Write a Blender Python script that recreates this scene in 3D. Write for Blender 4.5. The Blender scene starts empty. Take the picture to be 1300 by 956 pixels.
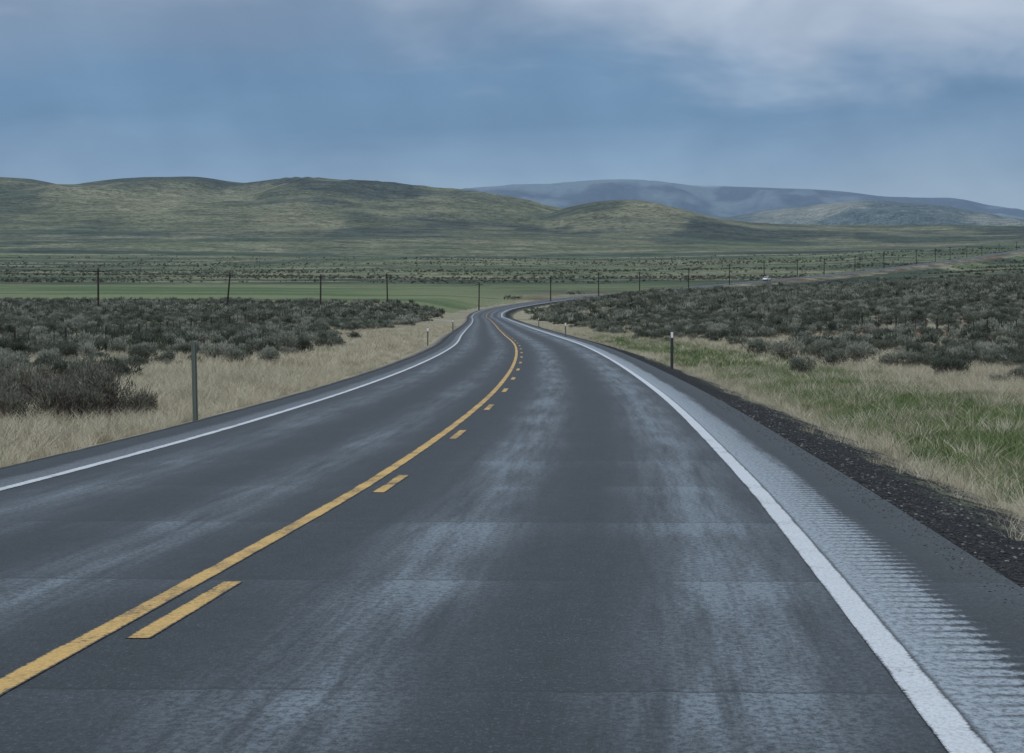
import bpy, math, random
import numpy as np
from mathutils import Vector, Matrix
random.seed(7); rng=np.random.default_rng(7)
F=3560.0; HY=403.0; CH=1.42
scn=bpy.context.scene
scn.view_settings.view_transform='Standard'; scn.view_settings.look='None'; scn.view_settings.exposure=0
def link(o,parent=None):
    scn.collection.objects.link(o)
    if parent: o.parent=parent
    return o
# ---------------------------------------------------------------- noise
def _h(i,j,s):
    i=i.astype(np.int64)&0xffffffff; j=j.astype(np.int64)&0xffffffff
    n=(i*374761393+j*668265263+s*1442695041)&0xffffffff
    n=((n^(n>>13))*1274126177)&0xffffffff
    n=(n^(n>>16))&0xffffffff
    return n/4294967295.0
def vnoise(x,y,s=0):
    xi=np.floor(x); yi=np.floor(y); fx=x-xi; fy=y-yi
    fx=fx*fx*fx*(fx*(fx*6-15)+10); fy=fy*fy*fy*(fy*(fy*6-15)+10)
    a=_h(xi,yi,s);b=_h(xi+1,yi,s);c=_h(xi,yi+1,s);d=_h(xi+1,yi+1,s)
    return (a*(1-fx)+b*fx)*(1-fy)+(c*(1-fx)+d*fx)*fy
def fbm(x,y,o=4,s=0):
    x=np.asarray(x,float);y=np.asarray(y,float)
    r=0;a=.5;t=0
    for k in range(o):
        r=r+a*vnoise(x*2**k+17.3*k,y*2**k-9.1*k,s+k); t+=a; a*=.5
    return r/t
def sst(a,b,x):
    t=np.clip((x-a)/(b-a),0,1); return t*t*(3-2*t)
# ---------------------------------------------------------------- road line
cp=np.array([(-60,-6.3,0),(-30,-4.2,0),(0,-2.46,0),(11.4,-1.94,-.06),(17.2,-1.68,-.105),(26,-1.31,-.165),(34.3,-1.03,-.2),(53.5,-.50,-.23),(81.5,-.02,-.23),
 (112,.25,-.18),(147,.28,-.10),(217,-.5,.08),(300,-1.4,.25),(389,-2.3,.46),(560,-4.4,1.05),(690,-6.2,1.9),(742,-6.0,2.7),(800,-3.0,4.0),(850,5,5.6),
 (920,22,8.0),(1000,48,10.4),(1080,76,13.3),(1130,98,15.5),(1350,171,23.5),(1600,250,33.5),(1900,347,47),(2300,490,72),(2800,680,105)],float)
Zs=np.concatenate([np.arange(-60,160,.5),np.arange(160,1000,1.0),np.arange(1000,2790,3.0)])
def smooth_interp(z,xs,ys):
    d=np.gradient(ys,xs)
    i=np.clip(np.searchsorted(xs,z)-1,0,len(xs)-2)
    h=xs[i+1]-xs[i];t=(z-xs[i])/h
    return ((2*t**3-3*t**2+1)*ys[i]+(t**3-2*t**2+t)*h*d[i]+(-2*t**3+3*t**2)*ys[i+1]+(t**3-t**2)*h*d[i+1])
Xc=smooth_interp(Zs,cp[:,0],cp[:,1]); Er=smooth_interp(Zs,cp[:,0],cp[:,2])
Sx=np.gradient(Xc,Zs); th=np.arctan(Sx)
Sarc=np.concatenate([[0],np.cumsum(np.hypot(np.diff(Xc),np.diff(Zs)))])
def road_coords(X,Z):
    zp=Z.copy()
    for _ in range(4):
        xc=np.interp(zp,Zs,Xc); t=np.interp(zp,Zs,th)
        dx=X-xc; dz=Z-zp
        zp=zp+.8*(dx*np.sin(t)+dz*np.cos(t))*np.cos(t)
    xc=np.interp(zp,Zs,Xc); t=np.interp(zp,Zs,th)
    L=(X-xc)*np.cos(t)-(Z-zp)*np.sin(t)
    return L,zp,np.interp(zp,Zs,Er)
PL=-4.2; PR=4.6   # pavement edges
# ---------------------------------------------------------------- terrain table (heights fitted per bearing)
ucol=np.array([0,300,550,650,750,850,1000,1150,1300.])
rows=[(-60,'e',[-.6]*9),(40,'e',[-.7,-.7,-.7,-.7,-.6,-.6,-.6,-.6,-.6]),(100,'e',[-.8,-.75,-.7,-.65,-.6,-.6,-.5,-.45,-.35]),
(200,'e',[-.5,-.5,-.5,-.5,-.4,-.3,-.1,.1,.3]),
(300,'y',[412,413,416,418,415,412,406,402,398]),
(450,'y',[402,402,406,408,402,394,386,380,374]),
(600,'y',[391,391,396,402,393,381,375,369,360]),
(700,'y',[385,385,388,398,383,372,369,364,356]),
(800,'y',[381,381,382,392,383,373,369.5,363,355]),
(950,'y',[373,373,374,377,376,372,368,360,353]),
(1200,'y',[363,363,364,364,364,363,361,354,347]),
(1500,'y',[354,354,354,354,353,352,350,345,340]),
(2000,'y',[341,341,341,341,340,338,335,329,324]),
(2700,'y',[322,323,324,325,325,324,322,318,314]),
(3500,'y',[303,303,304,306,309,310,311,309,306]),
(4300,'y',[292,292,292,296,300,302,303,302,300]),
(5200,'y',[290]*5+[295,297,297,296]),(7000,'y',[290,290,290,290,290,290,290,291,292]),
(9000,'e',[222]*9),(40000,'e',[200]*9)]
rz=np.array([r[0] for r in rows],float)
RE=np.array([[ (CH+(HY-v)/F*r[0]) if r[1]=='y' else v for v in r[2]] for r in rows])
def table(X,Z):
    u=650+F*X/np.maximum(Z,25); u=np.clip(u,0,1300)
    i=np.clip(np.searchsorted(rz,Z)-1,0,len(rz)-2); t=np.clip((Z-rz[i])/(rz[i+1]-rz[i]),0,1)
    j=np.clip(np.searchsorted(ucol,u)-1,0,7); s=(u-ucol[j])/(ucol[j+1]-ucol[j]); s=s*s*(3-2*s)
    a=RE[i,j]*(1-s)+RE[i,j+1]*s; b=RE[i+1,j]*(1-s)+RE[i+1,j+1]*s
    return a*(1-t)+b*t
def sil(pts):
    a=np.array(pts,float); return lambda u: smooth_interp(np.clip(u,a[0,0],a[-1,0]),a[:,0],a[:,1])
s1=sil([(-900,250),(-300,236),(0,228),(50,230),(105,239),(150,232),(200,228),(260,229),(330,236),(400,232),(470,234),(540,243),(600,250),(680,264),(730,273),(800,284),(900,292),(1000,295),(1700,295)])
s2=sil([(-900,292),(600,292),(680,280),(715,266),(760,258),(812,257),(850,266),(900,279),(950,287),(1010,291),(1700,293)])
s3=sil([(-900,290),(600,290),(800,289),(900,280),(960,270),(1040,260),(1090,256),(1140,259),(1200,270),(1260,280),(1330,278),(1700,262)])
s4=sil([(-900,262),(400,256),(575,243),(640,238),(700,236),(740,233),(790,231),(860,236),(960,240),(1050,244),(1110,252),(1200,256),(1250,264),(1300,275),(1400,280),(1700,268)])
def ridge(X,Z,f,Zr,sf,sb):
    u=650+F*X/Zr
    e=CH+(HY-f(u))/F*Zr
    w=np.where(Z<Zr,np.exp(-((Z-Zr)/sf)**2),np.exp(-((Z-Zr)/sb)**2))
    return e,w
def height(X,Z,full=False):
    T=table(X,Z)
    amp=sst(1200,3500,Z)
    T=T+amp*14*(fbm(X/460,Z/560,3,5)-.5)*(1-sst(3000,7000,Z)*.5)+sst(150,700,Z)*1.0*(fbm(X/45,Z/60,3,9)-.5)
    B=T
    for f,Zr,sf,sb,na,oc in ((s2,4500,600,500,6,3),(s1,5400,1100,900,21,4),(s3,11500,1800,1500,60,5),(s4,19000,3800,2500,125,5)):
        e,w=ridge(X,Z,f,Zr,sf,sb)
        g=fbm(X/(Zr*.05)+3,Z/(Zr*.12),oc,int(Zr)%97)
        g=1-np.abs(2*g-1)*2
        d=np.maximum(e-T,0)
        off=(1-np.exp(-((Z-Zr)/(sf*.48))**2))
        B=np.maximum(B,T+d*w+(g-.7)*na*1.6*w*off*sst(0,60,d))
    L,zp,er=road_coords(X,Z)
    e=np.where(L>0,L-PR,PL-L)
    wdt=np.where(L>0,2.1,2.6)
    prof=-.07-.05*sst(-.1,.2,e)-.40*sst(.1,1,e/wdt)
    fade=sst(3,np.where(Z>600,22,30),e)
    fade=np.where(Z>2700,1,fade)
    H=(er+prof)*(1-fade)+B*fade
    H=H+.12*(fbm(X/1.3,Z/1.3,3,21)-.5)*sst(1.8,4,e)
    if full: return H,L,e
    return H
def gh(x,z): return float(height(np.array([float(x)]),np.array([float(z)]))[0])
# ---------------------------------------------------------------- mesh helper
def grid_mesh(name,V,nr,nc):
    me=bpy.data.meshes.new(name)
    idx=np.arange(nr*nc).reshape(nr,nc)
    q=np.stack([idx[:-1,:-1],idx[:-1,1:],idx[1:,1:],idx[1:,:-1]],-1).reshape(-1,4)
    me.vertices.add(len(V)); me.vertices.foreach_set('co',V.astype(np.float32).ravel())
    me.loops.add(q.size); me.loops.foreach_set('vertex_index',q.astype(np.int32).ravel())
    me.polygons.add(len(q)); me.polygons.foreach_set('loop_start',np.arange(0,q.size,4,dtype=np.int32))
    me.polygons.foreach_set('use_smooth',np.ones(len(q),bool))
    me.update(calc_edges=True); me.validate()
    return me,q
# ---------------------------------------------------------------- node helper
class NT:
    def __init__(s,tree): s.t=tree; s.n=tree.nodes; s.l=tree.links
    def node(s,typ,**kw):
        n=s.n.new(typ)
        for k,v in kw.items(): setattr(n,k,v)
        return n
    def put(s,sock,v):
        if isinstance(v,bpy.types.NodeSocket): s.l.new(v,sock)
        else:
            try: sock.default_value=v
            except Exception: sock.default_value=(v[0],v[1],v[2],1)
    def m(s,op,a,b=0.0,c=0.0,clamp=False):
        n=s.node('ShaderNodeMath',operation=op,use_clamp=clamp)
        s.put(n.inputs[0],a); s.put(n.inputs[1],b); s.put(n.inputs[2],c); return n.outputs[0]
    def ss(s,a,b,x):
        n=s.node('ShaderNodeMapRange',interpolation_type='SMOOTHSTEP'); s.put(n.inputs[0],x); s.put(n.inputs[1],a); s.put(n.inputs[2],b); return n.outputs[0]
    def noise(s,vec,scale,detail=4,rough=.55,dist=0):
        n=s.node('ShaderNodeTexNoise'); s.put(n.inputs['Vector'],vec); s.put(n.inputs['Scale'],scale); s.put(n.inputs['Detail'],detail); s.put(n.inputs['Roughness'],rough); s.put(n.inputs['Distortion'],dist); return n.outputs['Fac']
    def mix(s,f,a,b,bt='MIX'):
        n=s.node('ShaderNodeMix',data_type='RGBA',blend_type=bt); s.put(n.inputs[0],f)
        for k,v in ((6,a),(7,b)):
            if isinstance(v,tuple) and len(v)==3: v=(*v,1)
            s.put(n.inputs[k],v)
        return n.outputs[2]
    def comb(s,x,y,z):
        n=s.node('ShaderNodeCombineXYZ'); s.put(n.inputs[0],x); s.put(n.inputs[1],y); s.put(n.inputs[2],z); return n.outputs[0]
    def sep(s,v):
        n=s.node('ShaderNodeSeparateXYZ'); s.put(n.inputs[0],v); return n.outputs
    def ramp(s,f,stops):
        n=s.node('ShaderNodeValToRGB'); s.put(n.inputs[0],f); e=n.color_ramp.elements
        while len(e)<len(stops): e.new(.5)
        for el,(p,c) in zip(e,stops): 
            el.position=p; el.color=(*c,1) if len(c)==3 else c
        return n.outputs[0]
    def bump(s,h,strength,dist):
        n=s.node('ShaderNodeBump'); s.put(n.inputs['Height'],h); n.inputs['Strength'].default_value=strength; n.inputs['Distance'].default_value=dist; return n.outputs[0]
def mat(name):
    m=bpy.data.materials.new(name); m.use_nodes=True; t=NT(m.node_tree); b=m.node_tree.nodes['Principled BSDF']; return m,t,b
def simple(name,col,rough=.6,metal=0,var=.15,scale=8,spec=.4):
    m,t,b=mat(name); tc=t.node('ShaderNodeTexCoord').outputs['Object']
    n=t.noise(tc,scale,2)
    lo=tuple(c*(1-var) for c in col); hi=tuple(min(1,c*(1+var)) for c in col)
    t.put(b.inputs['Base Color'],t.mix(n,lo,hi)); b.inputs['Roughness'].default_value=rough; b.inputs['Metallic'].default_value=metal; b.inputs['Specular IOR Level'].default_value=spec
    return m
# ---------------------------------------------------------------- GROUND
Zr=[-50.]
while Zr[-1]<20: Zr.append(Zr[-1]+1.0)
while Zr[-1]<30000: Zr.append(Zr[-1]*1.0115 if Zr[-1]*.0115>.3 else Zr[-1]+.3)
Zr=np.array(Zr); nc=640
t=np.linspace(-1,1,nc); tt=.35*t+.65*t**3
hw=80+.42*np.maximum(Zr,0)
GX=hw[:,None]*tt[None,:]+np.interp(Zr,Zs,Xc)[:,None]*np.clip(1-Zr/900,0,1)[:,None]; GZ=np.repeat(Zr[:,None],nc,1)
X=GX.ravel(); Z=GZ.ravel()
H,L,e=height(X,Z,True)
V=np.stack([X,Z,H],1)
gme,q=grid_mesh('ground',V,len(Zr),nc)
def lerp(a,b,t): return a+(b-a)*t[:,None]
C=lambda *c: np.array(c,float)[None,:]*np.ones((len(X),1))
n1=fbm(X/9,Z/9,4,31); n2=fbm(X/330,Z/170,5,41); n3=fbm(X/60,Z/60,4,51)
u=650+F*X/np.maximum(Z,25)
soil=lerp(C(.11,.105,.08),C(.27,.245,.18),sst(.36,.60,n1))
red=sst(.60,.7,fbm(X/14,Z/30,3,33))*(X>0)
soil=lerp(soil,C(.18,.09,.06),red*.7)
col=soil
verge=lerp(C(.32,.29,.215),C(.235,.21,.155),sst(.4,.65,n1))
vm=np.where(e<6,1,1-sst(7,13,e+(n1-.5)*8))*(Z<900)
col=lerp(col,verge,vm)
def greenmask(L,e,n,Z): return (L>0)*sst(1.9,3.2,e+(n-.5)*3)*(1-sst(6.0,9.2,e+(n-.5)*5))*sst(15,30,Z)*(1-sst(200,300,Z))
gm=greenmask(L,e,n1,Z)
col=lerp(col,C(.065,.105,.04),gm*.9)
mead=sst(742,765,Z+(n3-.5)*40)*(1-sst(1180,1260,Z+(n3-.5)*120))*(1-sst(560,760,u))
mead2=sst(1020,1080,Z+(n3-.5)*80)*(1-sst(1230,1320,Z+(n3-.5)*80))*(1-sst(800,1000,u))*.7
md=np.maximum(mead,mead2)
mst=fbm(X/110,Z/22,5,57)
mcol=lerp(C(.080,.125,.058),C(.17,.195,.105),sst(.38,.64,mst))
mid=lerp(C(.062,.082,.052),C(.15,.165,.095),sst(.45,.62,n2))
mid=lerp(mid,C(.036,.048,.04),sst(.52,.64,fbm(X/500+9,Z/130,4,61))*.7)
mid=lerp(mid,C(.27,.255,.17),sst(.54,.66,fbm(X/130+9,Z/55,5,63))*.75)
mid=lerp(mid,C(.10,.15,.065),sst(.58,.66,fbm(X/300+2,Z/70,4,65))*.7)
col=lerp(col,mid,sst(900,1100,Z)*(e>8))
col=lerp(col,mcol,md*(e>6))
hill=lerp(C(.075,.087,.052),C(.165,.168,.095),sst(.38,.60,fbm(X/260,Z/500,5,71)))
hill=lerp(hill,C(.036,.046,.037),sst(.48,.60,fbm(X/260+5,Z/420,6,81))*.85)  # dark hill patches and gullies, with cloud shadow painted into their colour
hill=lerp(hill,C(.25,.235,.145),sst(.56,.66,fbm(X/150+15,Z/380,6,83))*.6)
col=lerp(col,hill,sst(2900,3900,Z+(n2-.5)*900))
pl=lerp(C(.10,.12,.08),C(.20,.20,.12),sst(.4,.6,fbm(X/600,Z/420,5,91)))
col=lerp(col,pl,sst(5900,6400,Z))
m3=lerp(C(.25,.24,.18),C(.07,.09,.08),sst(.42,.60,fbm(X/300,Z/600,6,93)))
col=lerp(col,m3,sst(8000,8600,Z))
m4=lerp(C(.13,.16,.17),C(.008,.016,.03),sst(.42,.56,fbm(X/500,Z/900,7,95)))
sn=sst(.60,.66,fbm(X/300,Z/500,5,97))*sst(820,880,H)
m4=lerp(m4,C(.55,.58,.62),sn*.6)
col=lerp(col,m4,sst(13500,14000,Z))
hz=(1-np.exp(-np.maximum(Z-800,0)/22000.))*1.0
col=lerp(col,C(.25,.35,.49),np.clip(hz,0,.55))  # aerial haze painted into the ground colour, growing with distance
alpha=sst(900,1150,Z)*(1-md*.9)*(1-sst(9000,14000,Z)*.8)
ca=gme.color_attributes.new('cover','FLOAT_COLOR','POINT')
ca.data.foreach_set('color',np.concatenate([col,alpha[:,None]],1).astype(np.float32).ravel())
m,t,b=mat('terrain_cover')
at=t.node('ShaderNodeAttribute',attribute_name='cover'); P=t.node('ShaderNodeTexCoord').outputs['Object']
f1=t.noise(P,14,2,.7); f2=t.noise(P,1.1,3,.65); f3=t.noise(P,.11,4,.85); f4=t.noise(P,.018,4,.65)
c=t.mix(1,at.outputs['Color'],t.ramp(f1,[(.25,(.55,.55,.55)),(.75,(1.45,1.45,1.45))]),'MULTIPLY')
c=t.mix(1,c,t.ramp(f2,[(.3,(.75,.77,.75)),(.7,(1.25,1.23,1.2))]),'MULTIPLY')
spk=t.m('MULTIPLY',t.ss(.485,.545,f3),at.outputs['Alpha'])
c=t.mix(t.m('MULTIPLY',spk,.68),c,(.026,.036,.031))
c=t.mix(t.m('MULTIPLY',at.outputs['Alpha'],.8),c,t.mix(1,c,t.ramp(f4,[(.35,(.66,.70,.72)),(.65,(1.5,1.45,1.35))]),'MULTIPLY'))
t.put(b.inputs['Base Color'],c); b.inputs['Roughness'].default_value=.95; b.inputs['Specular IOR Level'].default_value=.1
t.put(b.inputs['Normal'],t.bump(f2,.5,.08))
gme.materials.append(m); link(bpy.data.objects.new('ground',gme))
# ---------------------------------------------------------------- ROAD ribbons
def ribbon(name,lats,zoffs,s0,s1,material,base=0.0,parent=None,wob=0):
    i0=np.searchsorted(Sarc,s0,'right'); i1=np.searchsorted(Sarc,s1,'left')
    S=np.concatenate([[s0],Sarc[i0:i1],[s1]])
    xc=np.interp(S,Sarc,Xc); zc=np.interp(S,Sarc,Zs); ec=np.interp(S,Sarc,Er); t_=np.interp(S,Sarc,th)
    lats=np.array(lats,float); zo=np.array(zoffs,float)
    LX=np.broadcast_to(lats[None,:],(len(S),len(lats)))
    xx=xc[:,None]+np.cos(t_)[:,None]*LX; yy=zc[:,None]-np.sin(t_)[:,None]*LX
    bank=np.interp(zc,[900,1100],[0,-.06])[:,None]*LX
    zz=ec[:,None]+zo[None,:]+base+bank
    V=np.stack([xx,yy,zz],-1).reshape(-1,3)
    me,q=grid_mesh(name,V,len(S),len(lats))
    uv=me.uv_layers.new(name='UVMap'); U=np.stack([LX,np.repeat(S[:,None],len(lats),1)],-1).reshape(-1,2)
    vi=np.zeros(len(me.loops),np.int32); me.loops.foreach_get('vertex_index',vi)
    uv.data.foreach_set('uv',U[vi].astype(np.float32).ravel())
    me.materials.append(material); return link(bpy.data.objects.new(name,me),parent)
def asphalt_nodes(t,uvv):
    x,y,_=t.sep(uvv)
    fine=t.noise(t.comb(x,t.m('MULTIPLY',y,.35),0),50,3,.9); med=t.noise(t.comb(x,t.m('MULTIPLY',y,.5),0),6,4,.75)
    base=t.ramp(fine,[(.34,(.003,.004,.005)),(.52,(.011,.015,.019)),(.70,(.10,.112,.125))])
    base=t.mix(1,base,t.ramp(med,[(.3,(.55,.56,.58)),(.7,(1.4,1.4,1.4))]),'MULTIPLY')
    return x,y,fine,med,base
m,t,b=mat('asphalt')
uvv=t.node('ShaderNodeUVMap').outputs[0]
x,y,fine,med,base=asphalt_nodes(t,uvv)
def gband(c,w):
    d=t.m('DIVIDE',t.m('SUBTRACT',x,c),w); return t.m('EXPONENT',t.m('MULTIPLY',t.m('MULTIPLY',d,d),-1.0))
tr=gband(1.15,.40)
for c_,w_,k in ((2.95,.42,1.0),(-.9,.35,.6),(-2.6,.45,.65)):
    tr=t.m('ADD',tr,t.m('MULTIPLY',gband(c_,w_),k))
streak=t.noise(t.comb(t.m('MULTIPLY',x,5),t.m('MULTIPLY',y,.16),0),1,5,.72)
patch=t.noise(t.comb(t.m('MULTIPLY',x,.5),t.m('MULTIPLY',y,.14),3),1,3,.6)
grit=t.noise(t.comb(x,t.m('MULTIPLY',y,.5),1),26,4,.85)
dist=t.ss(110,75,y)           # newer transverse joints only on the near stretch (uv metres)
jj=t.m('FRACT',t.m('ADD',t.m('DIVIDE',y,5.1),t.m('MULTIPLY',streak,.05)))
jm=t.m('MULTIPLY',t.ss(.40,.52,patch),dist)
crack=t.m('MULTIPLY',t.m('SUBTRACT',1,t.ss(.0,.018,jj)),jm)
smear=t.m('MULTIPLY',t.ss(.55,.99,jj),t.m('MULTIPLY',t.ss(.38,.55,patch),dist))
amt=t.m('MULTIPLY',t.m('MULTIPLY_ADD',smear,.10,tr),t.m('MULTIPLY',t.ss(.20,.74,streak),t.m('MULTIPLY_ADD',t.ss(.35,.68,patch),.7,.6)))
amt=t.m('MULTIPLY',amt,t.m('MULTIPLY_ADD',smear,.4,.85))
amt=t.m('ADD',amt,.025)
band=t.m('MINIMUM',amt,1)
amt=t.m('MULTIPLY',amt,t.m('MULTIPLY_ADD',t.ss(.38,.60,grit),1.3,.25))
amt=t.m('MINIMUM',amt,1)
c=t.mix(t.m('MULTIPLY',amt,.62),base,(.27,.325,.375))  # pale wheel tracks: worn asphalt, plus sky sheen painted into the base colour
c=t.mix(t.m('MULTIPLY',crack,.6),c,(.006,.008,.010))
def rumble(c,inner,outer,sgn,k,teeth):
    w=t.m('MULTIPLY',t.m('SUBTRACT',x,inner),sgn)
    tw=t.m('PINGPONG',t.m('DIVIDE',y,.15),1.0)
    wd=t.m('ADD',t.m('MULTIPLY_ADD',tw,-teeth,outer),t.m('MULTIPLY',t.m('SUBTRACT',streak,.5),.34))
    wd=t.m('ADD',wd,t.m('MULTIPLY',t.m('SUBTRACT',grit,.5),.28))
    msk=t.m('MULTIPLY',t.ss(-.0,.04,w),t.m('SUBTRACT',1,t.ss(-.09,.06,t.m('SUBTRACT',w,wd))))
    gro=t.m('MULTIPLY',t.ss(.55,.95,tw),t.ss(.05,.25,w))
    msk2=t.m('MULTIPLY',msk,t.m('SUBTRACT',1,t.m('MULTIPLY',gro,.65)))
    msk2=t.m('MULTIPLY',msk2,t.m('MULTIPLY_ADD',t.ss(.34,.6,grit),.75,.2))
    return t.mix(t.m('MULTIPLY',msk2,k),c,(.42,.48,.54)),tw,w
c,tw,w_=rumble(c,3.64,.46,1,.9,.12)
c,_,_=rumble(c,-3.45,.36,-1,.35,.1)
dust=t.m('MULTIPLY',t.ss(4.0,4.6,x),t.ss(.42,.6,grit))
c=t.mix(t.m('MULTIPLY',dust,.4),c,(.11,.115,.115))
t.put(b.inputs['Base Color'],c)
t.put(b.inputs['Roughness'],t.m('SUBTRACT',t.m('MULTIPLY_ADD',fine,.35,.36),t.m('MULTIPLY',band,.08))); b.inputs['Specular IOR Level'].default_value=.14
rb=t.m('MULTIPLY',t.m('MULTIPLY',t.ss(3.7,3.78,x),t.m('SUBTRACT',1,t.ss(4.0,4.08,x))),tw)
t.put(b.inputs['Normal'],t.bump(t.m('SUBTRACT',fine,t.m('MULTIPLY',rb,1.2)),.8,.014))
ASPH=m
road=bpy.data.objects.new('road',None); link(road)
SE=float(Sarc[-1])-5
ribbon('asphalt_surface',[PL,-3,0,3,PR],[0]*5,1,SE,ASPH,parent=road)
def paint(name,colr,wear,dirty,edge=None):
    m,t,b=mat(name); uvv=t.node('ShaderNodeUVMap').outputs[0]
    x,y,fine,med,base=asphalt_nodes(t,uvv)
    w=t.noise(t.comb(x,t.m('MULTIPLY',y,.8),5),28,4,.8); w2=t.noise(t.comb(x,t.m('MULTIPLY',y,.35),6),3,3,.6)
    k=t.m('ADD',t.m('MULTIPLY',w,.6),t.m('MULTIPLY',w2,.4))
    if edge:
        d=t.m('DIVIDE',t.m('ABSOLUTE',t.m('SUBTRACT',x,edge[0])),edge[1])
        k=t.m('SUBTRACT',k,t.m('MULTIPLY',t.ss(.68,1.0,d),.16))
    k=t.ss(wear-.09,wear+.09,k)
    pc=t.mix(med,tuple(v*dirty for v in colr),colr)
    pc=t.mix(1,pc,t.ramp(fine,[(.35,(.7,.7,.7)),(.55,(1,1,1))]),'MULTIPLY')
    t.put(b.inputs['Base Color'],t.mix(k,base,pc)); b.inputs['Roughness'].default_value=.6; b.inputs['Specular IOR Level'].default_value=.2
    t.put(b.inputs['Normal'],t.bump(fine,.5,.008)); return m
Y1=paint('yellow_paint',(.80,.50,.15),.44,.65,(-.095,.065)); Y2=paint('yellow_paint_dash',(.80,.50,.15),.46,.65,(.13,.06))
W1=paint('white_paint_right',(.70,.73,.77),.37,.78,(3.57,.078)); W2=paint('white_paint_left',(.70,.73,.77),.40,.75,(-3.39,.065))
ribbon('edge_line_right',[3.495,3.645],[0,0],1,SE,W1,.004,road)
ribbon('edge_line_left',[-3.455,-3.325],[0,0],1,SE,W2,.004,road)
ribbon('centre_line_solid',[-.16,-.03],[0,0],1,SE,Y1,.004,road)
s_ref=float(np.interp(13.0,Zs,Sarc))
for k in range(-6,75):
    a=s_ref+12.3*k
    if a<2 or a+2.9>SE: continue
    ribbon('centre_dash_%d'%(k+6),[.07,.19],[0,0],a,a+3.05,Y2,.004,road)
m,t,b=mat('dark_gravel')
uvv=t.node('ShaderNodeUVMap').outputs[0]; x,y,_=t.sep(uvv)
vo=t.node('ShaderNodeTexVoronoi'); t.put(vo.inputs['Vector'],t.comb(x,y,0)); vo.inputs['Scale'].default_value=32
vc=t.sep(vo.outputs['Color'])[0]
g=t.noise(t.comb(x,y,0),6,3,.7); g2=t.noise(t.comb(x,t.m('MULTIPLY',y,.4),4),1.6,4,.65)
c=t.ramp(vc,[(0,(.006,.007,.009)),(.7,(.024,.026,.030)),(.93,(.055,.055,.055)),(1,(.17,.16,.14))])
c=t.mix(t.m('MULTIPLY',t.ss(.45,.60,g2),t.ss(PR+.5,PR+1.3,x)),c,(.10,.115,.075))
c=t.mix(t.ss(PR+1.1,PR+2.0,t.m('ADD',x,t.m('MULTIPLY',t.m('SUBTRACT',g2,.5),3.))),c,(.20,.18,.13))
t.put(b.inputs['Base Color'],c); b.inputs['Roughness'].default_value=.9; b.inputs['Specular IOR Level'].default_value=.12
t.put(b.inputs['Normal'],t.bump(t.m('SUBTRACT',g,vo.outputs['Distance']),1,.03)); GRV=m
ribbon('gravel_shoulder',[PR-.02,PR+.25,PR+1.0,PR+1.8,PR+2.3],[-.006,-.05,-.22,-.43,-.62],1,Sarc[np.searchsorted(Zs,1000)],GRV,0,road)
m,t,b=mat('tan_gravel')
uvv=t.node('ShaderNodeUVMap').outputs[0]; x,y,_=t.sep(uvv)
g=t.noise(t.comb(x,y,0),25,3,.75); g2=t.noise(t.comb(x,t.m('MULTIPLY',y,.4),4),1.8,4,.65)
c=t.mix(g,(.09,.085,.075),(.36,.32,.26)); c=t.mix(t.ss(PL-.6,PL-.2,t.m('ADD',x,t.m('MULTIPLY',t.m('SUBTRACT',g2,.5),1.1))),c,(.05,.055,.06))
t.put(b.inputs['Base Color'],c); b.inputs['Roughness'].default_value=.95; b.inputs['Specular IOR Level'].default_value=.1
t.put(b.inputs['Normal'],t.bump(g,.8,.03)); TGR=m
ribbon('gravel_shoulder_far_side',[PL-1.6,PL-.9,PL-.3,PL+.02],[-.50,-.20,-.05,-.006],1,Sarc[np.searchsorted(Zs,1000)],TGR,0,road)
# ---------------------------------------------------------------- vegetation sources
def polymesh(name,verts,faces,mats,midx=None):
    me=bpy.data.meshes.new(name); me.from_pydata([tuple(v) for v in verts],[],faces)
    for mm in mats: me.materials.append(mm)
    if midx is not None: me.polygons.foreach_set('material_index',np.array(midx,np.int32))
    me.update(); return me
def leafmat(name,c1,c2,c3):
    m,t,b=mat(name); oi=t.node('ShaderNodeObjectInfo').outputs['Random']; P=t.node('ShaderNodeTexCoord').outputs['Object']
    n=t.noise(P,9,1)
    c=t.ramp(oi,[(0,c1),(.6,c2),(1,c3)])
    c=t.mix(1,c,t.ramp(n,[(.3,(.6,.6,.6)),(.7,(1.4,1.4,1.35))]),'MULTIPLY')
    # foliage is browner and darker towards the bottom, paler towards the top
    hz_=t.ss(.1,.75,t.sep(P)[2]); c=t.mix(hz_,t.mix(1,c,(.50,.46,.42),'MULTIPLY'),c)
    t.put(b.inputs['Base Color'],c); b.inputs['Roughness'].default_value=.8; b.inputs['Specular IOR Level'].default_value=.15
    return m
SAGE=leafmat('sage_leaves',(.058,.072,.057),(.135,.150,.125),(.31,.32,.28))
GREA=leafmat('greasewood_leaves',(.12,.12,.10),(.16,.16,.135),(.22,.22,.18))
WOOD=simple('sage_wood',(.12,.095,.088),.9)
def grassmat(name,c1,c2,c3):
    m,t,b=mat(name); oi=t.node('ShaderNodeObjectInfo').outputs['Random']
    t.put(b.inputs['Base Color'],t.ramp(oi,[(0,c1),(.5,c2),(1,c3)])); b.inputs['Roughness'].default_value=.8; b.inputs['Specular IOR Level'].default_value=.15; return m
DRY=grassmat('dry_grass',(.28,.25,.18),(.46,.42,.315),(.62,.57,.45))
GRN=grassmat('green_grass',(.075,.125,.045),(.125,.18,.07),(.23,.25,.12))
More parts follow.
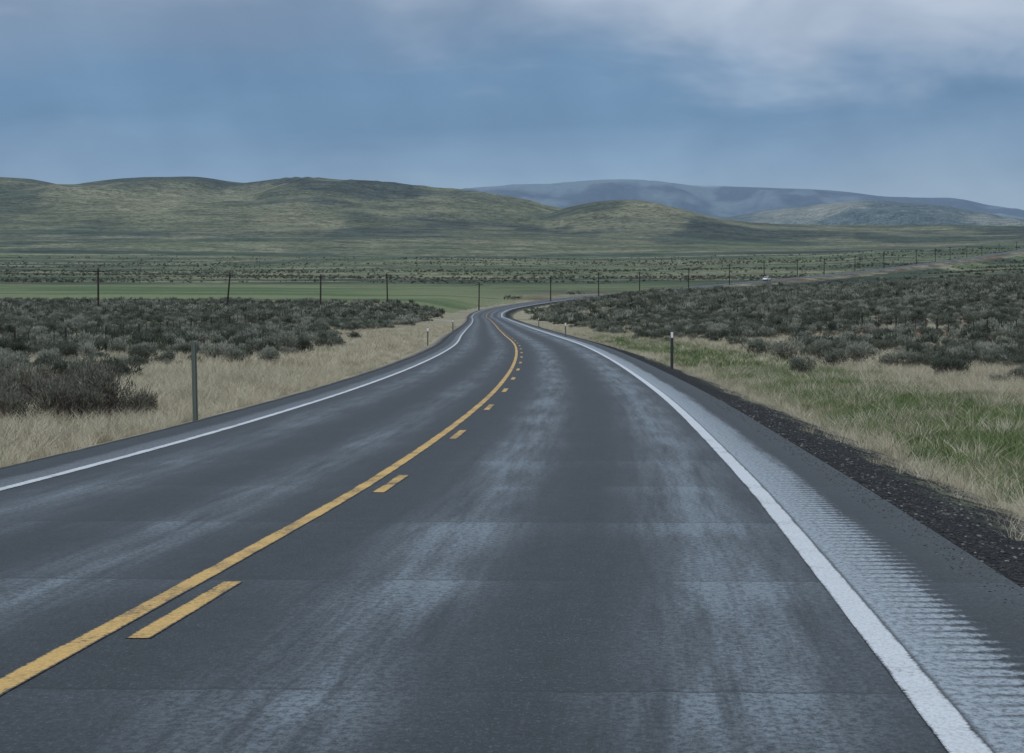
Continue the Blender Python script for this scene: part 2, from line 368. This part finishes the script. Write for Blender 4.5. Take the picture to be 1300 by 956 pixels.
def bush(name,n,leaf,w,h,r,material,stems=True,lobes=7,ns=None,wide=1.0):
    V=[];Fc=[];MI=[]
    lc=[(r.uniform(-.6,.6)*w/2,r.uniform(-.6,.6)*w/2,r.uniform(.3,.72)*h,r.uniform(.24,.46)) for _ in range(lobes)]
    for i in range(n):
        l=lc[i%lobes]; d=Vector((r.gauss(0,1),r.gauss(0,1),r.gauss(0.25,.8))).normalized()
        rr=l[3]*r.uniform(.45,1.08)**.6
        p=Vector((l[0]+d.x*rr*w/2*1.1,l[1]+d.y*rr*w/2*1.1,max(.03,l[2]+d.z*rr*h*.85)))
        ax=(d*.6+Vector((r.gauss(0,.45),r.gauss(0,.45),.7+r.random()*.5))).normalized()
        sd=ax.cross(Vector((r.gauss(0,1),r.gauss(0,1),r.gauss(0,1)))).normalized()
        ln=leaf*r.uniform(.7,1.9); wd=leaf*r.uniform(.22,.42)*wide
        k=len(V); V+= [p-sd*wd*.5,p+sd*wd*.5,p+ax*ln+sd*wd*.25,p+ax*ln*1.05-sd*wd*.25]; Fc.append((k,k+1,k+2,k+3)); MI.append(0)
    if stems:
        for i in range(ns or int(10+n/60)):
            l=lc[i%lobes]; a=Vector((r.gauss(0,.04),r.gauss(0,.04),0)); e_=Vector((l[0]+r.gauss(0,.14*w),l[1]+r.gauss(0,.14*w),l[2]+r.uniform(-.1,.40)*h)); mdp=(a+e_)/2+Vector((r.gauss(0,.05),r.gauss(0,.05),-.05))
            for (p0,p1,w0,w1) in ((a,mdp,.016,.010),(mdp,e_,.010,.003)):
                for sd in (Vector((1,0,0)),Vector((0,1,0))):
                    k=len(V); V+=[p0-sd*w0,p0+sd*w0,p1+sd*w1,p1-sd*w1]; Fc.append((k,k+1,k+2,k+3)); MI.append(1)
    return bpy.data.objects.new(name,polymesh(name,V,Fc,[material,WOOD],MI))
def tuft(name,n,h,rad,bw,r,material):
    V=[];Fc=[]
    for i in range(n):
        a=r.uniform(0,6.283); rr=rad*math.sqrt(r.random()); p=Vector((math.cos(a)*rr,math.sin(a)*rr,-.03))
        lean=Vector((math.cos(a)*.25+r.gauss(0,.3),math.sin(a)*.25+r.gauss(0,.3),1)); hh=h*r.uniform(.35,1.2)
        sd=Vector((r.gauss(0,1),r.gauss(0,1),0)).normalized()
        p1=p+lean*hh*.55; p2=p+Vector((lean.x*1.5,lean.y*1.5,1))*hh
        w=bw*r.uniform(.6,1.3)
        k=len(V); V+=[p-sd*w,p+sd*w,p1+sd*w*.8,p1-sd*w*.8,p2+sd*w*.15,p2-sd*w*.15]; Fc+=[(k,k+1,k+2,k+3),(k+3,k+2,k+4,k+5)]
    return bpy.data.objects.new(name,polymesh(name,V,Fc,[material]))
def coll(name,objs):
    c=bpy.data.collections.new(name)
    for o in objs: c.objects.link(o)
    return c
r=random.Random(3)
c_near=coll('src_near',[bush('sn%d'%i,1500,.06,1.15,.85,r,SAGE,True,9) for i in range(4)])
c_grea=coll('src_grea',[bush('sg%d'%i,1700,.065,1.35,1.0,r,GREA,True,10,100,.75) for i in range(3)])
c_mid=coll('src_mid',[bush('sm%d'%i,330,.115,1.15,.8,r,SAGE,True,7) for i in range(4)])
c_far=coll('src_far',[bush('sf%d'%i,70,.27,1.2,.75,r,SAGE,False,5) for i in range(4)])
c_dry=coll('src_dry',[tuft('td%d'%i,50,.42,.17,.0045,r,DRY) for i in range(4)])
c_dryf=coll('src_dryf',[tuft('tf%d'%i,36,.42,.32,.012,r,DRY) for i in range(3)])
c_grn=coll('src_grn',[tuft('tg%d'%i,50,.26,.2,.006,r,GRN) for i in range(3)])
c_grnf=coll('src_grnf',[tuft('th%d'%i,36,.26,.34,.014,r,GRN) for i in range(3)])
def stone(name,r):
    import bmesh
    bm=bmesh.new(); bmesh.ops.create_icosphere(bm,subdivisions=1,radius=1)
    for v in bm.verts: v.co=Vector((v.co.x*r.uniform(.7,1.2),v.co.y*r.uniform(.7,1.2),v.co.z*r.uniform(.4,.8)))
    me=bpy.data.meshes.new(name); bm.to_mesh(me); bm.free(); me.materials.append(STM); return bpy.data.objects.new(name,me)
m,t,b=mat('stone'); oi=t.node('ShaderNodeObjectInfo').outputs['Random']
t.put(b.inputs['Base Color'],t.ramp(oi,[(0,(.010,.011,.013)),(.75,(.03,.031,.035)),(.93,(.08,.08,.075)),(1,(.27,.26,.23))])); b.inputs['Roughness'].default_value=.85; STM=m
c_st=coll('src_stone',[stone('st%d'%i,r) for i in range(4)])
def scatter(name,X,Z,scl,collection,nvar,dz=0.0,hz=None):
    N=len(X); 
    if hz is None: hz=height(X,Z)
    me=bpy.data.meshes.new(name); me.vertices.add(N)
    me.vertices.foreach_set('co',np.stack([X,Z,hz+dz],1).astype(np.float32).ravel())
    a=me.attributes.new('scl','FLOAT','POINT'); a.data.foreach_set('value',scl.astype(np.float32))
    a=me.attributes.new('rot','FLOAT','POINT'); a.data.foreach_set('value',rng.uniform(0,6.283,N).astype(np.float32))
    a=me.attributes.new('pick','INT','POINT'); a.data.foreach_set('value',rng.integers(0,nvar,N).astype(np.int32))
    me.update()
    ob=link(bpy.data.objects.new(name,me))
    ng=bpy.data.node_groups.new(name+'_gn','GeometryNodeTree')
    ng.interface.new_socket('Geometry',in_out='INPUT',socket_type='NodeSocketGeometry'); ng.interface.new_socket('Geometry',in_out='OUTPUT',socket_type='NodeSocketGeometry')
    n=ng.nodes; gi=n.new('NodeGroupInput'); go=n.new('NodeGroupOutput'); ip=n.new('GeometryNodeInstanceOnPoints'); ci=n.new('GeometryNodeCollectionInfo')
    ci.inputs['Collection'].default_value=collection; ci.inputs['Separate Children'].default_value=True; ci.inputs['Reset Children'].default_value=True
    def na(nm,ty):
        q=n.new('GeometryNodeInputNamedAttribute'); q.data_type=ty; q.inputs['Name'].default_value=nm; return q.outputs['Attribute']
    cx=n.new('ShaderNodeCombineXYZ'); l=ng.links
    l.new(na('rot','FLOAT'),cx.inputs[2]); l.new(gi.outputs[0],ip.inputs['Points']); l.new(ci.outputs[0],ip.inputs['Instance'])
    ip.inputs['Pick Instance'].default_value=True; l.new(na('pick','INT'),ip.inputs['Instance Index']); l.new(cx.outputs[0],ip.inputs['Rotation']); l.new(na('scl','FLOAT'),ip.inputs['Scale']); l.new(ip.outputs[0],go.inputs[0])
    md=ob.modifiers.new('scatter','NODES'); md.node_group=ng
    return ob
def sample(z0,z1,dens,margin=12,k=.20):
    wmax=k*z1+margin; N=int((z1-z0)*2*wmax*dens)
    z=rng.uniform(z0,z1,N); x=rng.uniform(-wmax,wmax,N)
    ok=np.abs(x)<k*z+margin; return x[ok],z[ok]
def brush_sel(x,z):
    L,zp,er=road_coords(x,z); e=np.where(L>0,L-PR,PL-L)
    cl=fbm(x/5,z/12,3,11); big=fbm(x/20,z/50,3,17); start=np.where(L>0,9.2-3.0*sst(110,260,z),8.5)+(fbm(x/9,z/14,2,12)-.5)*8
    start=np.where(z>600,np.minimum(start,7),start)
    p=sst(start-1,start+3,e)*(np.where(L>0,.16,.12)+.84*sst(.38,.56,cl))*(.45+.55*sst(.34,.5,big))
    u=650+F*x/z
    p=p*np.where((z>735)&(u<640),np.clip(1-(z-735)/25,0,1),1)
    p=p*np.where((z>860)&(np.abs(L)<20),0,1)
    return (rng.random(len(x))<p)&(e>5)
def szs(n,a,b_): return a+(b_-a)*rng.random(n)**1.8
x,z=sample(42,150,1.1); k=brush_sel(x,z); x,z=x[k],z[k]; scatter('sagebrush_near',x,z,szs(len(x),.35,1.15),c_near,4,-.05)
x,z=sample(150,420,.70); k=brush_sel(x,z); x,z=x[k],z[k]; scatter('sagebrush_mid',x,z,szs(len(x),.4,1.3),c_mid,4,-.05)
x,z=sample(420,930,.32); k=brush_sel(x,z); x,z=x[k],z[k]; scatter('sagebrush_far',x,z,szs(len(x),.5,1.6),c_far,4,-.05)
x,z=sample(900,2700,.045,12,.19); u_=650+F*x/z; L_,_,_=road_coords(x,z)
p=(sst(.44,.64,fbm(x/130,z/70,4,13))*.9+.07)*(1-sst(1250,2700,z)); inm=((u_<720)&(z<1250))|((u_<980)&(z>1000)&(z<1310))
k=(rng.random(len(x))<p)&(~inm)&(np.abs(L_)>16); x,z=x[k],z[k]; scatter('sagebrush_plain',x,z,szs(len(x),.6,1.7),c_far,4,-.05)
bx=[];bz=[];bs=[]
for (px,zz,s) in ((98,57,1.15),(138,58,1.25),(172,60,.8),(68,60,1.0),(112,62,1.25),(20,56,.85),(-20,58,1.1),(40,66,1.1),(-8,70,1.2),(0,63,.95)):
    bx.append((px-650)/F*zz); bz.append(zz); bs.append(s)
scatter('greasewood_bush',np.array(bx),np.array(bz,float),np.array(bs),c_grea,3,-.02)
bx=[];bz=[];bs=[]
for (px,zz,s) in ((335,140,1.5),(362,146,1.6),(380,150,1.3),(300,120,1.1),(272,128,1.3),(1020,100,1.0),(1060,112,1.1),(15,78,1.3),(60,82,1.3),(100,86,1.2),(150,90,1.2),(-20,82,1.3),(1000,125,1.4),(1040,128,1.3),(1090,118,1.3),(1150,108,1.2),(1190,104,1.1),(960,140,1.3)):
    bx.append((px-650)/F*zz); bz.append(zz); bs.append(s)
scatter('sagebrush_clump',np.array(bx),np.array(bz,float),np.array(bs),c_near,4,-.05)
def grass_sel(x,z):
    L,zp,er=road_coords(x,z); e=np.where(L>0,L-PR,PL-L); n=fbm(x/2.2,z/2.2,3,14)
    gz=greenmask(L,e,fbm(x/9,z/9,4,31)*.6+n*.4,z)
    pd=np.where(L>0,sst(1.0,2.0,e+(n-.5)*1.8),sst(.7,1.8,e+(n-.5)*1.2))*(1-.78*gz)*(1-.6*sst(9,16,e))*(.2+.8*sst(.38,.55,n))
    q=rng.random(len(x)); dry=(q<pd)&(e>.45); grn=(rng.random(len(x))<gz*.9)&(e>1.2)
    sc=np.where(L>0,.75,.8)*np.clip(.25+.25*e,.3,1.0)
    return dry,grn,sc
x,z=sample(14,110,15,6); L_,_,_=road_coords(x,z); k=np.abs(L_)<20; x,z=x[k],z[k]; d,g,sc=grass_sel(x,z)
scatter('dry_grass_near',x[d],z[d],sc[d]*rng.uniform(.5,1.3,d.sum()),c_dry,4)
scatter('green_grass_near',x[g],z[g],rng.uniform(.5,1.1,g.sum()),c_grn,3)
x,z=sample(110,420,3.2,6); L_,_,_=road_coords(x,z); k=np.abs(L_)<26; x,z=x[k],z[k]; d,g,sc=grass_sel(x,z)
scatter('dry_grass_far',x[d],z[d],sc[d]*rng.uniform(.7,1.3,d.sum()),c_dryf,3)
scatter('green_grass_far',x[g],z[g],rng.uniform(.6,1.2,g.sum()),c_grnf,3)
N=11000; s_=rng.uniform(float(np.interp(8,Zs,Sarc)),float(np.interp(60,Zs,Sarc)),N); la=PR+rng.normal(.25,.75,N); la=np.where(la<PR-.25,PR+np.abs(rng.normal(0,.6,N)),la); la=np.minimum(la,PR+1.9)
zo=np.interp(la-PR,[0,.25,1.0,1.8,2.3],[-.006,-.05,-.22,-.43,-.62]); zo=np.where(la<PR,0.0,zo)
tc_=np.interp(s_,Sarc,th)
scatter('gravel',np.interp(s_,Sarc,Xc)+np.cos(tc_)*la,np.interp(s_,Sarc,Zs)-np.sin(tc_)*la,np.where(la<PR,rng.uniform(.004,.010,N),rng.uniform(.006,.022,N)),c_st,4,0,np.interp(s_,Sarc,Er)+zo)
# ---------------------------------------------------------------- poles, posts, fences
def box(V,Fc,cx,cy,cz,sx,sy,sz):
    k=len(V)
    for dz in (-1,1):
        for dx,dy in ((-1,-1),(1,-1),(1,1),(-1,1)): V.append((cx+dx*sx/2,cy+dy*sy/2,cz+dz*sz/2))
    Fc+= [(k,k+3,k+2,k+1),(k+4,k+5,k+6,k+7),(k,k+1,k+5,k+4),(k+1,k+2,k+6,k+5),(k+2,k+3,k+7,k+6),(k+3,k,k+4,k+7)]
def cyl(V,Fc,cx,cy,z0,z1,r0,r1,n=10):
    k=len(V)
    for z_,rr in ((z0,r0),(z1,r1)):
        for i in range(n): V.append((cx+rr*math.cos(6.2832*i/n),cy+rr*math.sin(6.2832*i/n),z_))
    for i in range(n): Fc.append((k+i,k+(i+1)%n,k+n+(i+1)%n,k+n+i))
    Fc.append(tuple(k+n+i for i in range(n)))
PW=simple('pole_wood',(.028,.023,.02),.9,scale=3); INS=simple('insulator',(.3,.32,.33),.3)
V=[];Fc=[]; cyl(V,Fc,0,0,-.5,8.1,.20,.15,10); box(V,Fc,0,-.17,7.55,2.4,.12,.16); 
for sx in (-1,1):
    k=len(V); V+=[(0,-.24,6.9),(0,-.24,6.98),(sx*.75,-.24,7.52),(sx*.68,-.24,7.52)]; Fc.append((k,k+1,k+2,k+3))
MI=[0]*len(Fc)
for dx in (-1.1,-.6,.6,1.1): cyl(V,Fc,dx,-.17,7.63,7.82,.05,.035,6)
MI+= [1]*(len(Fc)-len(MI))
pole_me=polymesh('utility_pole',V,Fc,[PW,INS],MI)
poles=[(-60,440),(125,500),(288,560),(407,620),(492,715),(608,790),(699,880),(760,940),(812,990),(874,1040),(926,1100),(970,1160),(1012,1220),(1046,1290),(1085,1360),(1122,1430),(1163,1510),(1187,1590),(1206,1670),(1227,1760),(1246,1850),(1268,1960),(1290,2080),(1312,2200)]
tops=[]
for i,(px,zz) in enumerate(poles):
    o=bpy.data.objects.new('utility_pole',pole_me); X_=(px-650)/F*zz; zg=gh(X_,zz); o.location=(X_,zz,zg)
    o.rotation_euler=(random.gauss(0,.008),(.09 if px==288 else random.gauss(0,.012)),.25+random.gauss(0,.05)); sc_=random.uniform(.93,1.04); o.scale=(1,1,sc_); link(o)
    bpy.context.view_layer.update(); M=o.matrix_world
    tops.append([M@Vector((dx,-.17,7.82)) for dx in (-1.1,1.1,.6)])
V=[];Fc=[]
for a,bb in zip(tops[:-1],tops[1:]):
    for p0,p1 in zip(a,bb):
        prev=None
        for i in range(13):
            tt_=i/12; p=p0.lerp(p1,tt_); p.z-=4*tt_*(1-tt_)*((p1-p0).length/120)**2*.9
            k=len(V); V+=[(p.x,p.y,p.z+.012),(p.x,p.y,p.z-.012)]
            if prev is not None: Fc.append((prev,prev+1,k+1,k))
            prev=k
link(bpy.data.objects.new('power_line',polymesh('power_line',V,Fc,[simple('wire',(.05,.05,.05),.5)])))
STEEL=simple('post_steel',(.13,.15,.13),.55,.3,scale=6); REF=simple('reflector_white',(.75,.76,.78),.35); DK=simple('post_dark',(.04,.045,.05),.6)
def upost(h,refl=True,dark=False,w=.075):
    V=[];Fc=[]
    prof=[(-w/2,0),(-w/4,0),(-w/4+.008,-.03),(w/4-.008,-.03),(w/4,0),(w/2,0)]
    for z_ in (-.4,h):
        for (a,b_) in prof: V.append((a,b_,z_))
        for (a,b_) in reversed(prof): V.append((a,b_+.005,z_))
    n=12
    for i in range(n): Fc.append((i,(i+1)%n,n+(i+1)%n,n+i))
    Fc.append(tuple(n+i for i in range(n)))
    MI=[0]*len(Fc)
    if refl:
        box(V,Fc,0,-.036,h-.14,.085,.008,.2); MI+=[1]*6
    return polymesh('delineator_post',V,Fc,[DK if dark else STEEL,REF],MI)
for (px,zz,h,refl,dark,w) in ((248,47,1.36,False,False,.09),(853,98,1.38,True,True,.1),(543,165,1.1,True,False,.08),(575,260,1.2,True,False,.1),(718,200,1.1,True,False,.08),(684,330,1.2,True,False,.1)):
    o=bpy.data.objects.new('delineator_post',upost(h,refl,dark,w)); X_=(px-650)/F*zz; o.location=(X_,zz,gh(X_,zz)); o.rotation_euler=(random.gauss(0,.02),random.gauss(0,.015),random.gauss(0,.1)); link(o)
def fence(name,off,z0,z1):
    V=[];Fc=[];s0_=float(np.interp(z0,Zs,Sarc)); s1_=float(np.interp(z1,Zs,Sarc)); s_=s0_; last=None; i=0; MI=[]
    while s_<s1_:
        t_=np.interp(s_,Sarc,th); X_=np.interp(s_,Sarc,Xc)+math.cos(t_)*off; Z_=np.interp(s_,Sarc,Zs)-math.sin(t_)*off; g=gh(X_,Z_)
        n0=len(Fc)
        if i%4==0: cyl(V,Fc,X_,Z_,g-.3,g+random.uniform(1.2,1.4),.075,.06,7)
        else: box(V,Fc,X_,Z_,g+.45,.045,.045,1.6)
        MI+=[0]*(len(Fc)-n0)
        if last is not None:
            for hh in (.35,.65,.92,1.15):
                k=len(V); V+=[(last[0],last[1],last[2]+hh),(last[0],last[1],last[2]+hh+.008),(X_,Z_,g+hh+.008),(X_,Z_,g+hh)]; Fc.append((k,k+1,k+2,k+3)); MI.append(1)
        last=(X_,Z_,g); s_+=4.8; i+=1
    link(bpy.data.objects.new(name,polymesh(name,V,Fc,[PW,STEEL],MI)))
fence('wire_fence',-28,80,620); fence('wire_fence',30,100,560); fence('wire_fence',-16,1130,2000)
# ---------------------------------------------------------------- distant white pickup
def extr(V,Fc,prof,y0,y1):
    k=len(V);n=len(prof)
    for y_ in (y0,y1):
        for (a,b_) in prof: V.append((a,y_,b_))
    for i in range(n): Fc.append((k+i,k+(i+1)%n,k+n+(i+1)%n,k+n+i))
    Fc.append(tuple(k+i for i in range(n))[::-1]); Fc.append(tuple(k+n+i for i in range(n)))
car=bpy.data.objects.new('pickup_truck',None); link(car)
CW=simple('white_car_paint',(.78,.79,.8),.25,var=.03); GL=simple('car_glass',(.02,.025,.03),.08); TY=simple('tyre',(.02,.02,.02),.85); LT=simple('headlamp',(.8,.8,.75),.1)
V=[];Fc=[];extr(V,Fc,[(-2.7,.5),(-2.72,1.05),(-.75,1.08),(-.7,1.12),(1.3,1.12),(2.45,1.02),(2.68,.85),(2.7,.45),(2.2,.38),(2.15,.7),(1.5,.8),(1.2,.38),(-1.2,.38),(-1.4,.8),(-2.0,.8),(-2.2,.5)],-.95,.95)
o=link(bpy.data.objects.new('body',polymesh('body',V,Fc,[CW])),car); bv=o.modifiers.new('b','BEVEL'); bv.width=.05; bv.segments=2
V=[];Fc=[];extr(V,Fc,[(-.8,1.1),(-.72,1.72),(-.5,1.82),(.55,1.82),(1.35,1.1)],-.8,.8); o=link(bpy.data.objects.new('cab',polymesh('cab',V,Fc,[CW])),car); bv=o.modifiers.new('b','BEVEL'); bv.width=.05; bv.segments=2
V=[];Fc=[]
for s_ in (-.81,.805): extr(V,Fc,[(-.65,1.2),(-.6,1.68),(.48,1.7),(1.0,1.2)],s_,s_+.006)
V+= [(.66,-.68,1.74),(.66,.68,1.74),(1.28,.72,1.19),(1.28,-.72,1.19)]; Fc.append((len(V)-4,len(V)-3,len(V)-2,len(V)-1))
link(bpy.data.objects.new('windows',polymesh('windows',V,Fc,[GL])),car)
V=[];Fc=[]
for wx in (-1.7,1.8):
    for wy in (-.97,.75):
        k=len(V)
        for y_ in (wy,wy+.22):
            for i in range(16): V.append((wx+.39*math.cos(i*math.pi/8),y_,.39+.39*math.sin(i*math.pi/8)))
        for i in range(16): Fc.append((k+i,k+(i+1)%16,k+16+(i+1)%16,k+16+i))
        Fc.append(tuple(k+i for i in range(16))); Fc.append(tuple(k+16+i for i in range(16)))
link(bpy.data.objects.new('wheels',polymesh('wheels',V,Fc,[TY])),car)
V=[];Fc=[]
for wy in (-.72,.72): box(V,Fc,2.70,wy,.82,.05,.32,.16)
link(bpy.data.objects.new('headlamps',polymesh('headlamps',V,Fc,[LT])),car)
zc_=1150.; t_=float(np.interp(zc_,Zs,th)); lo=-1.8
car.location=(float(np.interp(zc_,Zs,Xc))+math.cos(t_)*lo,zc_-math.sin(t_)*lo,float(np.interp(zc_,Zs,Er))+.12)
car.rotation_euler=(0,0,math.radians(-90)-t_)
# ---------------------------------------------------------------- light
SUNEL=math.radians(48); SUNAZ=math.radians(215)
w=bpy.data.worlds.new('World'); scn.world=w; w.use_nodes=True; t=NT(w.node_tree); bg=w.node_tree.nodes['Background']
D=t.node('ShaderNodeTexCoord').outputs['Generated']; dx,dy,dz=t.sep(D)
sky=t.node('ShaderNodeTexSky',sky_type='NISHITA',sun_disc=False,sun_elevation=SUNEL,sun_rotation=SUNAZ)
n1_=t.noise(t.comb(t.m('MULTIPLY',dx,8),t.m('MULTIPLY',dy,2),t.m('MULTIPLY',dz,22)),1,4,.55,.5)
n2_=t.noise(t.comb(t.m('MULTIPLY',dx,15),t.m('MULTIPLY',dy,2),t.m('MULTIPLY',dz,34)),1,4,.5,.35)
virga=t.noise(t.comb(t.m('ADD',t.m('MULTIPLY',dx,26),t.m('MULTIPLY',dz,12)),0,t.m('MULTIPLY',dz,7)),1,2,.55)
zz=t.m('ADD',t.m('MULTIPLY',dz,5),t.m('ADD',t.m('MULTIPLY',t.m('SUBTRACT',n1_,.5),.20),t.m('MULTIPLY',dx,-.10)))
col_=t.ramp(zz,[(0,(.34,.44,.56)),(.2,(.265,.38,.525)),(.28,(.195,.315,.485)),(.36,(.135,.25,.42)),(.44,(.138,.255,.43)),(.52,(.18,.275,.425)),(.62,(.205,.29,.425)),(1,(.57,.67,.79))])
mk=t.m('ADD',t.m('ADD',t.m('MULTIPLY',t.m('SUBTRACT',dz,.087),28),t.m('MULTIPLY',dx,4.2)),t.m('ADD',t.m('MULTIPLY',t.m('SUBTRACT',n1_,.5),2.4),t.m('MULTIPLY',t.m('SUBTRACT',n2_,.5),1.3)))
mk=t.m('MULTIPLY',t.ss(.0,1.5,mk),t.m('SUBTRACT',1,t.ss(.13,.3,dz)))
col_=t.mix(t.m('MULTIPLY',mk,.88),col_,(.50,.575,.70))
col_=t.mix(1,col_,t.ramp(virga,[(.3,(.95,.955,.96)),(.7,(1.055,1.05,1.04))]),'MULTIPLY')
col_=t.mix(1,col_,t.ramp(n2_,[(.3,(.91,.92,.94)),(.7,(1.09,1.08,1.06))]),'MULTIPLY')
nis=t.mix(1,sky.outputs[0],(.1,.1,.1),'MULTIPLY')
t.put(bg.inputs[0],t.mix(.08,col_,nis)); bg.inputs[1].default_value=1.0
sd=bpy.data.lights.new('sun','SUN'); sd.energy=1.15; sd.angle=math.radians(12); sd.color=(1,.97,.90)
so=link(bpy.data.objects.new('sun',sd))
dirv=Vector((math.sin(SUNAZ)*math.cos(SUNEL),math.cos(SUNAZ)*math.cos(SUNEL),math.sin(SUNEL)))
so.rotation_euler=dirv.to_track_quat('Z','Y').to_euler()
# ---------------------------------------------------------------- camera
cd=bpy.data.cameras.new('camera'); cd.lens=F/1300*36; cd.sensor_width=36; cd.clip_start=.1; cd.clip_end=60000
co=link(bpy.data.objects.new('camera',cd)); co.location=(0,0,CH); co.rotation_euler=(math.radians(90)-math.atan(75/F),0,0)
scn.camera=co
